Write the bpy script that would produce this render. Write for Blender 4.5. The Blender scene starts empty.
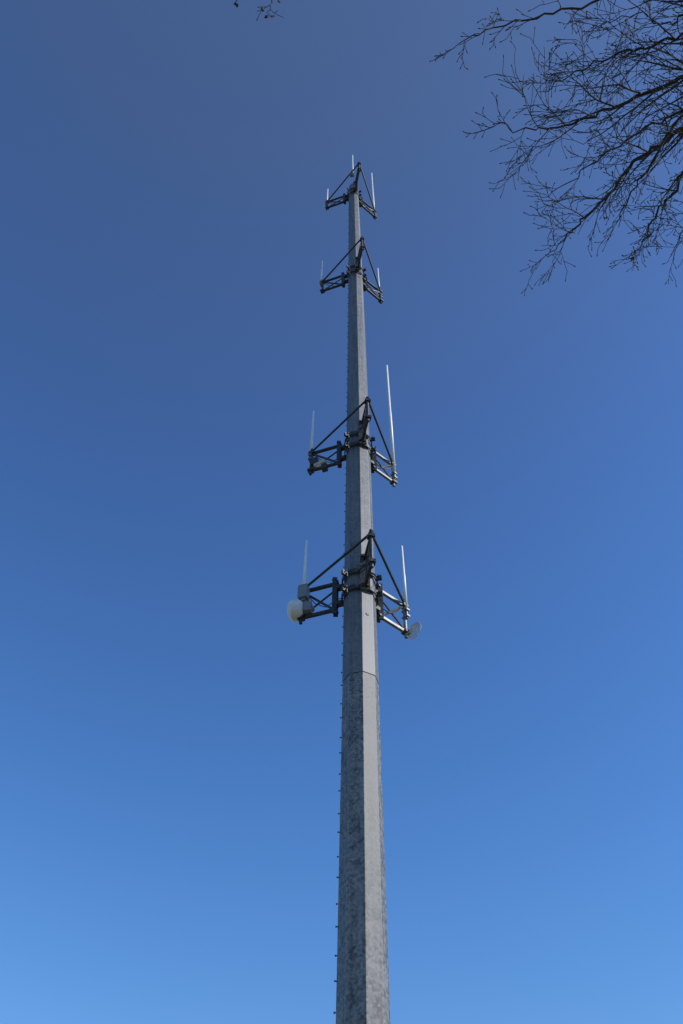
import bpy, math, random
from mathutils import Vector, Matrix
random.seed(11)
S = bpy.context.scene
S.view_settings.view_transform='Standard'; S.view_settings.look='None'
S.view_settings.exposure=0; S.view_settings.gamma=1
R=math.radians

# ------------------------------------------------------------ materials
def mat(name, base, rough=0.6, metal=0.0, var=0.25, scale=6.0, stretch=(1,1,1), bump=0.0, detail=6, spec=0.5, c2=None):
    m=bpy.data.materials.new(name); m.use_nodes=True
    nt=m.node_tree; b=nt.nodes['Principled BSDF']
    tc=nt.nodes.new('ShaderNodeTexCoord'); mp=nt.nodes.new('ShaderNodeMapping')
    mp.inputs['Scale'].default_value=stretch
    nz=nt.nodes.new('ShaderNodeTexNoise'); nz.inputs['Scale'].default_value=scale; nz.inputs['Detail'].default_value=detail
    cr=nt.nodes.new('ShaderNodeValToRGB')
    lo=[c*(1-var) for c in base]; hi=[min(1,c*(1+var)) for c in (c2 or base)]
    cr.color_ramp.elements[0].position=.3; cr.color_ramp.elements[0].color=(*lo,1)
    cr.color_ramp.elements[1].position=.7; cr.color_ramp.elements[1].color=(*hi,1)
    nt.links.new(tc.outputs['Object'],mp.inputs['Vector']); nt.links.new(mp.outputs['Vector'],nz.inputs['Vector'])
    nt.links.new(nz.outputs['Fac'],cr.inputs['Fac']); nt.links.new(cr.outputs['Color'],b.inputs['Base Color'])
    b.inputs['Roughness'].default_value=rough; b.inputs['Metallic'].default_value=metal
    b.inputs['Specular IOR Level'].default_value=spec
    if bump>0:
        bp=nt.nodes.new('ShaderNodeBump'); bp.inputs['Strength'].default_value=bump; bp.inputs['Distance'].default_value=.02
        nt.links.new(nz.outputs['Fac'],bp.inputs['Height']); nt.links.new(bp.outputs['Normal'],b.inputs['Normal'])
    return m

def galv(name, lo, hi, metal=.35, rough=.5, contrast=1.0):
    m=bpy.data.materials.new(name); m.use_nodes=True
    nt=m.node_tree; N=nt.nodes; L=nt.links; b=N['Principled BSDF']
    tc=N.new('ShaderNodeTexCoord')
    vo=N.new('ShaderNodeTexVoronoi'); vo.inputs['Scale'].default_value=24
    L.new(tc.outputs['Object'],vo.inputs['Vector'])
    n1=N.new('ShaderNodeTexNoise'); n1.inputs['Scale'].default_value=4.5; n1.inputs['Detail'].default_value=10; n1.inputs['Roughness'].default_value=.78
    L.new(tc.outputs['Object'],n1.inputs['Vector'])
    mp=N.new('ShaderNodeMapping'); mp.inputs['Scale'].default_value=(9,9,.35); L.new(tc.outputs['Object'],mp.inputs['Vector'])
    n2=N.new('ShaderNodeTexNoise'); n2.inputs['Scale'].default_value=1.6; n2.inputs['Detail'].default_value=5
    L.new(mp.outputs['Vector'],n2.inputs['Vector'])
    sep=N.new('ShaderNodeSeparateColor'); L.new(vo.outputs['Color'],sep.inputs['Color'])
    def math_(op,a,bv):
        q=N.new('ShaderNodeMath'); q.operation=op
        for i,v in enumerate((a,bv)):
            if isinstance(v,(int,float)): q.inputs[i].default_value=v
            else: L.new(v,q.inputs[i])
        return q.outputs[0]
    a=math_('MULTIPLY',sep.outputs[0],.55*contrast)
    c=math_('MULTIPLY',n1.outputs['Fac'],1.6*contrast); d=math_('MULTIPLY',n2.outputs['Fac'],.8)
    f=math_('ADD',math_('ADD',a,c),d)
    f=math_('SUBTRACT',f,(.275+.8)*contrast+.4-.52)
    cr=N.new('ShaderNodeValToRGB'); cr.color_ramp.elements[0].position=.15; cr.color_ramp.elements[1].position=.9
    cr.color_ramp.elements[0].color=(*lo,1); cr.color_ramp.elements[1].color=(*hi,1)
    L.new(f,cr.inputs['Fac']); L.new(cr.outputs['Color'],b.inputs['Base Color'])
    b.inputs['Metallic'].default_value=metal
    r=N.new('ShaderNodeMapRange'); r.inputs['To Min'].default_value=rough-.1; r.inputs['To Max'].default_value=rough+.15
    L.new(f,r.inputs['Value']); L.new(r.outputs['Result'],b.inputs['Roughness'])
    bp=N.new('ShaderNodeBump'); bp.inputs['Strength'].default_value=.15*contrast; bp.inputs['Distance'].default_value=.01
    L.new(n1.outputs['Fac'],bp.inputs['Height']); L.new(bp.outputs['Normal'],b.inputs['Normal'])
    return m

M_pole=galv('galvanised_steel',(.06,.061,.063),(.26,.26,.255),.2,.55)
M_pole2=galv('galvanised_steel_smooth',(.075,.078,.083),(.215,.22,.224),.22,.48,.6)
M_arm =galv('galvanised_mount_steel_shaded',(.022,.024,.027),(.075,.077,.08),.3,.55)  # galvanised steel with its shaded, near-silhouette look put into the base colour
M_armL=galv('galvanised_mount_steel_lit',(.12,.125,.13),(.30,.30,.30),.3,.5)  # lighter copy of the mount steel, lit look put into the colour
M_white=mat('white_fibreglass',(.75,.76,.75),.4,0,.06,3)
M_mesh=mat('dish_mesh_grey',(.58,.60,.62),.5,0,.1,5)
M_drum=mat('radome_white',(.72,.72,.71),.5,0,.1,5)
M_box=mat('equipment_grey',(.20,.21,.22),.5,0,.15,8)
M_cable=mat('black_cable',(.02,.02,.022),.5,0,.2,8)
M_bark=mat('bark',(.035,.028,.024),.9,0,.45,9,(1,1,.25),.6,c2=(.06,.05,.042))
M_leaf=mat('dead_leaf',(.07,.038,.018),.8,0,.4,12)
M_conc=mat('concrete',(.36,.35,.33),.9,0,.2,4,bump=.3)
M_gravel=mat('gravel',(.22,.21,.2),.95,0,.55,28,bump=.8)
M_beige=mat('beige_housing',(.5,.45,.38),.5,0,.1,8)

# ------------------------------------------------------------ mesh helpers
class MB:
    def __init__(s): s.v=[]; s.f=[]
    def tube(s,pts,n=8,caps=True,phase=0.0):
        pts=[(Vector(p),r) for p,r in pts]
        rings=[]; up=None
        for i,(p,r) in enumerate(pts):
            a=pts[max(i-1,0)][0]; b=pts[min(i+1,len(pts)-1)][0]
            d=(b-a); d=d.normalized() if d.length>1e-9 else Vector((0,0,1))
            if up is None:
                up=Vector((0,0,1)) if abs(d.z)<.9 else Vector((1,0,0))
            x=(up-d*up.dot(d)).normalized(); y=d.cross(x); up=x
            base=len(s.v)
            for k in range(n):
                t=2*math.pi*k/n+phase
                s.v.append(p+(x*math.cos(t)+y*math.sin(t))*r)
            rings.append(base)
        for a,b in zip(rings,rings[1:]):
            for k in range(n):
                s.f.append((a+k,a+(k+1)%n,b+(k+1)%n,b+k))
        if caps:
            s.f.append(tuple(rings[0]+k for k in reversed(range(n))))
            s.f.append(tuple(rings[-1]+k for k in range(n)))
    def rod(s,a,b,r,n=8): s.tube([(a,r),(b,r)],n)
    def box(s,c,ax,ay,az,sx,sy,sz):
        c=Vector(c); b=len(s.v)
        for i in (-1,1):
            for j in (-1,1):
                for k in (-1,1):
                    s.v.append(c+ax*(i*sx/2)+ay*(j*sy/2)+az*(k*sz/2))
        for q in ((0,1,3,2),(4,6,7,5),(0,4,5,1),(2,3,7,6),(0,2,6,4),(1,5,7,3)):
            s.f.append(tuple(b+i for i in q))
    def beam(s,a,b,w,h):
        a=Vector(a); b=Vector(b); d=(b-a); L=d.length; d.normalize()
        z=Vector((0,0,1)) if abs(d.z)<.95 else Vector((1,0,0))
        y=z.cross(d).normalized(); z=d.cross(y)
        s.box((a+b)/2,d,y,z,L,w,h)
    def obj(s,name,m,parent=None,smooth=False,bevel=0):
        me=bpy.data.meshes.new(name); me.from_pydata([tuple(v) for v in s.v],[],s.f); me.update()
        me.materials.append(m)
        if smooth:
            for p in me.polygons: p.use_smooth=True
        o=bpy.data.objects.new(name,me); S.collection.objects.link(o)
        if parent: o.parent=parent
        if bevel:
            bv=o.modifiers.new('bevel','BEVEL'); bv.width=bevel; bv.segments=2
        return o
def empty(name):
    e=bpy.data.objects.new(name,None); S.collection.objects.link(e); return e

# ------------------------------------------------------------ tower
EYE=1.6
PX,PY=.386,13.3
tower=empty('monopole_cell_tower')
Z=Vector((0,0,1))
def bow(h): return .065*math.sin(math.pi*min(max(h/42,0),1))   # slight real bow of the slender pole
def dirb(phi):
    return Vector((math.sin(R(phi)),-math.cos(R(phi)),0))
def P(phi,r,h): return Vector((PX+bow(h),PY,h+EYE))+dirb(phi)*r
def rad(h): return (.845-.0095*h)/2

joints=[-1.6,10.9,22.6,33.8,41.95]
for k in range(4):
    shaft=MB()
    h0,h1=joints[k],joints[k+1]
    nseg=12
    hs=[h0+(h1-h0)*q/nseg for q in range(nseg+1)]+([h1+.6] if k<3 else [])
    base=0
    for h in hs:
        for j in range(8):
            r=rad(h)+ (.007 if k else 0) - (.012 if (k<3 and h>h1) else 0)
            shaft.v.append(P(5+45*j,r,h))
    for i in range(len(hs)-1):
        for j in range(8):
            a=base+8*i
            shaft.f.append((a+j,a+(j+1)%8,a+8+(j+1)%8,a+8+j))
    shaft.f.append(tuple(base+j for j in reversed(range(8))))
    shaft.f.append(tuple(base+8*(len(hs)-1)+j for j in range(8)))
    shaft.obj('pole_section_%d'%(k+1),M_pole if k==0 else M_pole2,tower,bevel=.006)

seam=MB()
for k in range(1,4):
    h=joints[k]; s0=.004 if k==1 else .003
    ring=[P(5+45*j,rad(h)+.004,h-.006) for j in range(9)]
    for a,b in zip(ring,ring[1:]): seam.rod(a,b,s0,6)
seam.obj('slip_joint_seal',M_arm,tower)

pegs=MB()
h=1.6; i=0
while h<41.2:
    phi=-84 if i%2 else -96
    a=P(phi,rad(h)-.03,h); b=P(phi,rad(h)+.02,h)
    pegs.rod(a,b,.010,6); pegs.tube([(b,.017),(b+dirb(phi)*.014,.017)],6)
    h+=.4; i+=1
pegs.obj('climbing_pegs',M_arm,tower)
ports=MB()
for hh,phi in ((12.55,27.5),(12.55,-152),(19.0,27.5),(30.6,27.5),(40.4,27.5),(0.2,27.5)):
    d=dirb(phi); c=P(phi,rad(hh)*math.cos(R(22.5))+.006,hh)
    ports.tube([(c-d*.02,.045),(c+d*.012,.045)],14)
ports.obj('hand_hole_covers',M_pole,tower)
bp=MB(); bp.tube([(P(0,0,-1.6+.30),.66),(P(0,0,-1.6+.36),.66)],24)
for j in range(12):
    bp.rod(P(30*j,.57,-1.3),P(30*j,.57,-1.08),.03,8); bp.tube([(P(30*j,.57,-1.24),.055),(P(30*j,.57,-1.18),.055)],6)
bp.obj('base_plate',M_pole,tower)
fo=MB(); fo.tube([(P(0,0,-1.9),1.05),(P(0,0,-1.3),1.05)],32); fo.obj('foundation',M_conc,tower,bevel=.02)
cap=MB(); cap.tube([(P(0,0,41.95),.22),(P(0,0,41.99),.22)],16); cap.obj('top_cap',M_pole,tower)

def mount(ht, name, rs=(1.36,1.36,1.38), lit_right=False, hgt=.95):
    F=(10,-110,130)
    dark=MB(); lite=MB()
    for hh in (ht-.22,ht-.74):
        rr=rad(hh)+.05
        for F0 in F:
            pts=[P(F0-52+13*q,rr,hh) for q in range(9)]
            for a,b in zip(pts,pts[1:]): dark.beam(a,b,.03,.13)
            for e in (-58,58):
                d=dirb(F0+e); dark.box(P(F0+e,rr+.05,hh),d,d.cross(Z),Z,.16,.022,.13)
                dark.rod(P(F0+e-9,rr+.07,hh+.03),P(F0+e+9,rr+.07,hh+.03),.013,6)
    for idx,phi in enumerate(F):
        d=dirb(phi); t=d.cross(Z); Rr=rs[idx]
        mb=lite if (lit_right and idx==2) else dark  # right arm chords painted as sunlit steel
        hb=ht-hgt; ri=rad(ht)+.24
        for hh in (ht-.22,ht-.74):
            dark.box(P(phi,(ri+rad(hh))/2+.02,hh),d,t,Z,ri-rad(hh),.13,.1)
        for sgn in (-1,1):
            dark.beam(P(phi,ri,hb-.1)+t*.055*sgn,P(phi,ri,ht+.1)+t*.055*sgn,.045,.11)
        dark.box(P(phi,ri,ht+.02),d,t,Z,.12,.17,.05); dark.box(P(phi,ri,hb+.02),d,t,Z,.12,.17,.05)
        mb.beam(P(phi,ri+.03,ht-.06),P(phi,Rr,ht-.06),.072,.072)
        mb.beam(P(phi,ri+.03,hb+.05),P(phi,Rr,hb+.05),.072,.072)
        dark.rod(P(phi,ri+.04,hb+.08),P(phi,Rr-.04,ht-.1),.032,8)
        dark.rod(P(phi,ri+.04,ht-.3),P(phi,Rr-.04,hb+.1),.024,8)
        mb.rod(P(phi,Rr,hb-.12),P(phi,Rr,ht+.16),.04,10)
        for hh in (hb+.05,ht-.06):
            dark.box(P(phi,Rr,hh),d,t,Z,.15,.16,.085)
            for sgn in (-1,1): dark.rod(P(phi,Rr-.1,hh)+t*.05*sgn,P(phi,Rr+.1,hh)+t*.05*sgn,.009,6)
    for a,b in ((0,1),(0,2)):
        A=P(F[a],rs[a]+.03,ht+.03); B=P(F[b],rs[b]+.03,ht+.0)
        dark.rod(A,B,.032,8)
        for q in (A,B): dark.tube([(q-Z*.05,.055),(q+Z*.05,.055)],8)
    dark.obj(name+'_frame',M_arm,tower)
    if lite.v: lite.obj(name+'_lit_chords',M_armL,tower)
    cb=MB()
    for phi,sg in ((-110,1),(130,-1),(10,1)):
        t=dirb(phi).cross(Z)
        pts=[(P(phi,rad(ht)+.02,ht-.55)+t*.05,.012),(P(phi,rad(ht)+.2,ht-.48)+t*.09*sg,.012),
             (P(phi,.85,ht-.68)+t*.06,.012),(P(phi,1.1,ht-.5)+t*.05,.012),(P(phi,1.3,ht-.2)+t*.04,.012)]
        cb.tube(pts,6)
    cb.obj(name+'_jumper_cables',M_cable,tower)

def whip(phi,r,h0,h1,rd=.032,off=.07):
    w=MB(); p=P(phi,r,h0)+dirb(phi+90)*off
    def q(h): return Vector((p.x,p.y,h+EYE))
    w.tube([(q(h0),rd),(q(h0+(h1-h0)*.5),rd),(q(h0+(h1-h0)*.52),rd*.85),(q(h1-.04),rd*.7),(q(h1),rd*.3)],10)
    w.obj('whip_antenna',M_white,tower,smooth=True)
    c=MB(); c.rod(q(h0-.35),q(h0+.02),rd*.8,10)
    for hh in (h0-.28,h0-.08): c.box((q(hh)+P(phi,r,hh))/2,dirb(phi),dirb(phi).cross(Z),Z,.1,abs(off)+.12,.05)
    c.obj('whip_antenna_base',M_armL,tower)

mount(14.05,'lowest_mount',lit_right=True,rs=(1.30,1.42,1.42))
mount(19.75,'second_mount',lit_right=True,rs=(1.32,1.42,1.34))
mount(31.75,'third_mount',rs=(1.32,1.38,1.34))
mount(41.3,'top_mount')
whip(-110,1.43,13.95,15.95,.038,off=-.06); whip(130,1.43,13.9,16.15,.036,off=-.06)
whip(-110,1.46,19.7,22.1,.038,-.03); whip(130,1.34,19.3,25.6,.048,-.05)
whip(-110,1.43,31.7,33.8,.036); whip(130,1.36,31.5,34.3,.036)
whip(-110,1.40,41.2,43.4,.036,-.04); whip(130,1.42,40.9,47.6,.045)
whip(-8,.9,41.2,44.3,.036)

pre=MB(); pre.tube([(P(-106,.95,19.02),.075),(P(-109,1.3,18.98),.075)],12); pre.box(P(-110,1.12,18.9),dirb(-110),dirb(-110).cross(Z),Z,.2,.14,.1)
pre.obj('preamp_housing',M_beige,tower)
pb=MB(); pb.box(P(-110,1.0,18.98)-Z*.16,dirb(-110),dirb(-110).cross(Z),Z,.16,.16,.22); pb.box(P(-110,1.3,19.2),dirb(-110),dirb(-110).cross(Z),Z,.18,.18,.3)
pb.obj('amplifier_box',M_arm,tower,bevel=.01)
rb=MB(); d=dirb(-110); t=d.cross(Z); c=P(-110,1.33,13.80)+t*-.14
rb.box(c,d,t,Z,.22,.2,.40)
for k in range(5): rb.box(c+d*(.115)+t*(-.08+.04*k),d,t,Z,.02,.008,.36)
rb.box(c+Z*-.24,d,t,Z,.1,.08,.06)
rb.obj('radio_unit',M_box,tower,bevel=.008)
dr=MB(); ax=dirb(-100); c=P(-108,1.44,13.36)
prof=[(-.10,.10),(-.08,.19),(0,.25),(.14,.255),(.145,.262),(.17,.262),(.175,.25),(.22,.225),(.26,.17),(.285,.10),(.295,.03)]
dr.tube([(c+ax*a,r) for a,r in prof],32); dr.obj('shrouded_microwave_dish',M_drum,tower,smooth=True)
dh=MB(); dh.tube([(c-ax*.34,.06),(c-ax*.08,.15)],12); dh.box(c-ax*.2,ax,ax.cross(Z),Z,.18,.28,.28); dh.rod(c-ax*.2,P(-110,1.4,13.35),.035); dh.obj('dish_bracket',M_box,tower)
# fine-barred grid parabolic dish on the other side
gd=MB(); ax=(dirb(130)+Z*-.02).normalized(); sx=ax.cross(Z).normalized(); sy=sx.cross(ax); c=P(124,1.50,13.16)
def para(u,v): return c+sx*u+sy*v+ax*((u*u+v*v)*.9)
Rd=.225
for k in range(-18,19):
    v=Rd*k/18.6; w=math.sqrt(Rd*Rd-v*v)
    gd.tube([(para(w*q/6,v),.0038) for q in range(-6,7)],4)
for u in (-.1,.1):
    w=math.sqrt(Rd*Rd-u*u); gd.tube([(para(u,w*q/5),.006) for q in range(-5,6)],5)
gd.tube([(para(Rd*math.cos(a*math.pi/12),Rd*math.sin(a*math.pi/12)),.006) for a in range(25)],6,False)
gd.rod(c,P(130,1.42,13.1),.025)
gd.obj('grid_dish',M_mesh,tower)

# ------------------------------------------------------------ tree
tw=MB(); leaves=MB()
def rv(a=1): return Vector((random.gauss(0,a),random.gauss(0,a),random.gauss(0,a)))
def perp(d):
    v=rv(); v-=d*v.dot(d); return v.normalized()
def leaf(p,s=.05):
    d=(rv()+Vector((0,0,-1.2))).normalized(); x=perp(d); n=d.cross(x); b=len(leaves.v)
    pr=[(0,0),(.25,.28),(.5,.2),(.62,.36),(.85,.12),(1,0)]
    for a,w in pr: leaves.v.append(p+d*s*a+x*s*w+n*s*.2*math.sin(a*5))
    for a,w in pr[1:-1][::-1]: leaves.v.append(p+d*s*a-x*s*w*.9+n*s*.15)
    leaves.f.append(tuple(b+i for i in range(10)))
def branch(p,d,L,r,lvl,spread=1.0,dens=1.0,bias=Vector((0,0,0.05))):
    step=max(.045,L/9); n=max(3,int(L/step)); pts=[(p.copy(),r)]; side=random.choice((-1,1)); ax=perp(d)
    q=p.copy(); dd=d.copy(); nodes=[]
    for i in range(1,n+1):
        dd=(dd+rv(.11)+bias*.6).normalized()
        q=q+dd*(L/n); rr=r*(1-.72*i/n)
        pts.append((q.copy(),max(rr,.0024))); nodes.append((q.copy(),dd.copy(),rr,i/n))
    tw.tube(pts,6 if r>.02 else 4)
    if lvl<=0:
        if random.random()<.006: leaf(q)
        tw.tube([(q,.003),(q+dd*.012,.005),(q+dd*.026,.001)],4); return
    for (q,dd,rr,t) in nodes:
        if t<.12 or random.random()>.66*dens: continue
        side=-side
        pd=(ax*side+perp(dd)*.5).normalized()
        nd=(dd*random.uniform(.75,1.2)+pd*random.uniform(.6,.9)*spread).normalized()
        branch(q,nd,L*random.uniform(.34,.68)*(1.15-t*.5),max(rr*.62,.003),lvl-1,spread,dens,bias)
def interp(cps,k=6):
    out=[]; n=len(cps)
    for i in range(n-1):
        p0=cps[max(i-1,0)];p1=cps[i];p2=cps[i+1];p3=cps[min(i+2,n-1)]
        for j in range(k):
            t=j/k
            out.append(.5*((2*p1)+(p2-p0)*t+(2*p0-5*p1+4*p2-p3)*t*t+(3*p1-p0-3*p2+p3)*t**3))
    out.append(cps[-1]); return out
def limb(cps,r0,r1,twl=(.3,.75),lvl=2,every=2,k=6,jit=.015,start=0,bias=Vector((0,0,.02)),spread=1,fade=.65):
    pts=interp([Vector(c) for c in cps],k); n=len(pts); P_=[]
    for i,p in enumerate(pts):
        q=p+(rv(jit) if 0<i<n-1 else Vector()); P_.append((q,r0+(r1-r0)*(i/(n-1))**.8))
    tw.tube(P_,12 if r0>.06 else 7)
    side=1; ax=None
    for i in range(max(1,start),n-1):
        if (i%every): continue
        d=(P_[i+1][0]-P_[i-1][0]).normalized()
        if ax is None: ax=d.cross(Z).normalized()
        side=-side
        pd=(ax*side+perp(d)*.6).normalized()
        nd=(d*random.uniform(.7,1.2)+pd*random.uniform(.55,.95)*spread).normalized()
        L=random.uniform(*twl)*(1.15-fade*i/n)
        branch(P_[i][0],nd,L,min(P_[i][1]*.6,.011+L*.004),lvl,spread,1,bias)
    d=(P_[-1][0]-P_[-2][0]).normalized()
    branch(P_[-1][0],d,random.uniform(*twl)*.2,r1,1)
    return P_
def H(s,t,h): return Vector((s*h,t*h,h+EYE))
TB=Vector((8.0,2.2,-.1))
trunk=[TB,TB+Vector((.02,0,.5)),TB+Vector((0,.03,1.6)),TB+Vector((-.08,.02,3.2)),TB+Vector((-.12,-.05,4.8)),TB+Vector((-.1,.02,6.4))]
tp=interp(trunk,5); tw.tube([(p,.30*(1-.45*i/len(tp))+(.14*math.exp(-i*.6))) for i,p in enumerate(tp)],18)
fork=tp[-6]; top=tp[-1]
L1=[fork,Vector((7.0,2.1,6.9)),Vector((5.9,2.0,8.0)),Vector((4.9,1.9,8.8)),Vector((4.1,1.75,9.3)),H(.46,.2,8.0)]
limb(L1,.12,.05,(.5,1.0),1,7,5)
J=L1[-1]; J0=L1[-2]
def lm(cps,r0,r1,**k): return limb(cps,r0,r1,**k)
lm([J,H(.41,.150,8.1),H(.36,.122,8.2),H(.307,.118,8.2),H(.2425,.128,8.1),H(.187,.142,8.0),H(.14,.155,7.9),H(.108,.172,7.8)],.022,.003,twl=(.3,.7),fade=.95)
lm([J,H(.405,.186,8.0),H(.371,.1915,8.0),H(.3295,.2135,7.9),H(.2885,.23,7.85),H(.246,.2445,7.8),H(.205,.25,7.75),H(.165,.2435,7.7)],.030,.003,twl=(.4,.85))
lm([J0,H(.44,.225,7.8),H(.3843,.2425,7.7),H(.3432,.2742,7.6),H(.3167,.3135,7.5),H(.2877,.3488,7.4),H(.2688,.375,7.3),H(.253,.395,7.2)],.030,.003,twl=(.38,.8),fade=.8)
lm([J0,H(.45,.25,7.7),H(.4027,.2742,7.5),H(.388,.3135,7.4),H(.372,.3488,7.3),H(.366,.375,7.2),H(.357,.395,7.1)],.024,.003,twl=(.35,.65),fade=.7)
lm([J,H(.40,.165,8.3),H(.3614,.1535,8.4),H(.319,.1675,8.4),H(.278,.177,8.3),H(.2437,.1965,8.3),H(.2085,.2165,8.2)],.022,.003,twl=(.4,.85))
lm([J0,H(.47,.28,7.6),H(.43,.3308,7.4),H(.415,.36,7.2),H(.405,.39,7.1)],.017,.003,twl=(.35,.6))
lm([J0,H(.43,.23,7.9),H(.385,.225,8.0),H(.345,.245,8.0),H(.305,.27,8.0),H(.27,.30,7.9),H(.235,.325,7.8)],.02,.003,twl=(.35,.7),every=3)
lm([J,H(.40,.14,8.4),H(.36,.135,8.5),H(.33,.145,8.6),H(.30,.135,8.6),H(.26,.15,8.5)],.016,.003,twl=(.3,.75),every=3)
lm([J,H(.42,.2,7.9),H(.395,.215,7.6),H(.365,.25,7.4),H(.35,.29,7.3),H(.335,.33,7.2),H(.325,.365,7.2)],.02,.003,twl=(.35,.7),every=3)
lm([J0,H(.42,.10,8.3),H(.3,.06,8.6),H(.18,.05,8.7),H(.06,.07,8.7),H(-.04,.095,8.5),H(-.075,.122,8.4),H(-.083,.140,8.3)],.03,.003,twl=(.15,.35),start=38,lvl=1,every=2)
tw.tube([(H(-.04,.095,8.5),.007),(H(-.075,.105,8.4),.006),(H(-.105,.118,8.3),.005),(H(-.119,.132,8.25),.003)],5)
for s,t in ((-.119,.131),(-.083,.142),(-.088,.138),(-.07,.13)):
    leaf(H(s,t,8.28),.055)
leaf(H(.3575,.397,7.1),.08); leaf(H(.358,.395,7.1),.07); leaf(H(.458,.512,7.0),.09)
tw.tube([(H(.43,.3308,7.4),.006),(H(.458,.4,7.2),.005),(H(.466,.46,7.05),.004),(H(.458,.511,7.0),.002)],5)
def big(cps,r0): return limb(cps,r0,.02,(1.0,2.0),2,5,6,.03,8)
big([top,Vector((8.3,1.6,8.6)),Vector((8.6,.9,10.6)),Vector((8.7,.2,12.6))],.14)
big([top,Vector((8.8,2.6,8.2)),Vector((9.9,3.0,9.7)),Vector((11.0,3.2,11.0))],.12)
big([fork,Vector((8.8,1.2,6.8)),Vector((9.6,-.2,8.2)),Vector((10.3,-1.6,9.4))],.11)
big([fork,Vector((7.7,1.0,6.8)),Vector((7.2,-.6,8.4)),Vector((6.6,-2.2,9.6))],.11)
big([top,Vector((7.7,1.6,8.4)),Vector((7.1,.9,10.2)),Vector((6.8,.3,12.0))],.11)
tree=empty('bare_tree')
tw.obj('trunk_and_branches',M_bark,tree,smooth=True)
leaves.obj('dead_leaves',M_leaf,tree)

# ------------------------------------------------------------ ground
def sheet(name,m,z,fn,n):
    me=bpy.data.meshes.new(name); v=[fn(k) for k in range(n)]
    me.from_pydata([(x,y,z) for x,y in v],[],[tuple(range(n))]); me.materials.append(m)
    o=bpy.data.objects.new(name,me); S.collection.objects.link(o); return o
M_grass=mat('winter_grass',(.055,.06,.025),.95,0,.4,3,bump=.5,detail=10,c2=(.13,.115,.055))
sheet('grass_ground',M_grass,0,lambda k:(5000*math.cos(k*math.pi/48),5000*math.sin(k*math.pi/48)),96)
sheet('gravel_pad',M_gravel,.004,lambda k:[(-5,9),(6,9),(6,19),(-5,19)][k],4)

# ------------------------------------------------------------ sky, sun
SAZ=108; SEL=38
w=bpy.data.worlds.new('World'); S.world=w; w.use_nodes=True
nt=w.node_tree; bg=nt.nodes['Background']
sky=nt.nodes.new('ShaderNodeTexSky'); sky.sky_type='NISHITA'; sky.sun_disc=False
sky.sun_elevation=R(SEL); sky.sun_rotation=R(SAZ); sky.altitude=100; sky.air_density=1.0; sky.dust_density=.3; sky.ozone_density=2.0
tc=nt.nodes.new('ShaderNodeTexCoord'); sp=nt.nodes.new('ShaderNodeSeparateXYZ'); nt.links.new(tc.outputs['Generated'],sp.inputs[0])
rp=nt.nodes.new('ShaderNodeValToRGB'); rp.color_ramp.interpolation='B_SPLINE'
K=2.8
stops=[(0.0,(1.4,1.7,1.9)),(.33,(1.12,1.85,2.52)),(.55,(.95,1.68,2.5)),(.78,(.95,1.46,2.2)),(.92,(1.10,1.37,1.86)),(1.0,(1.25,1.36,1.6))]
el=rp.color_ramp.elements
while len(el)<len(stops): el.new(.5)
for e,(p,c) in zip(el,stops): e.position=p; e.color=(c[0]/K,c[1]/K,c[2]/K,1)
nt.links.new(sp.outputs['Z'],rp.inputs['Fac'])
mx=nt.nodes.new('ShaderNodeVectorMath'); mx.operation='MULTIPLY'
nt.links.new(sky.outputs['Color'],mx.inputs[0]); nt.links.new(rp.outputs['Color'],mx.inputs[1])
sc=nt.nodes.new('ShaderNodeVectorMath'); sc.operation='SCALE'; sc.inputs['Scale'].default_value=K
nt.links.new(mx.outputs[0],sc.inputs[0]); nt.links.new(sc.outputs[0],bg.inputs['Color'])
bg.inputs['Strength'].default_value=.076
sd=bpy.data.lights.new('sun','SUN'); sd.energy=4.0; sd.angle=R(.5); sd.color=(1,.94,.86)
so=bpy.data.objects.new('sun',sd); S.collection.objects.link(so)
sv=Vector((math.sin(R(SAZ))*math.cos(R(SEL)),math.cos(R(SAZ))*math.cos(R(SEL)),math.sin(R(SEL))))
so.rotation_euler=sv.to_track_quat('Z','Y').to_euler(); so.location=(20,-10,30)

# ------------------------------------------------------------ camera
cd=bpy.data.cameras.new('camera'); cd.sensor_fit='VERTICAL'; cd.sensor_height=22.3; cd.lens=18
cd.clip_end=20000; cd.clip_start=.05
co=bpy.data.objects.new('camera',cd); S.collection.objects.link(co); S.camera=co
co.matrix_world=Matrix.Translation((0,0,EYE))@Matrix.Rotation(R(141),4,'X')@Matrix.Rotation(R(.73),4,'Z')
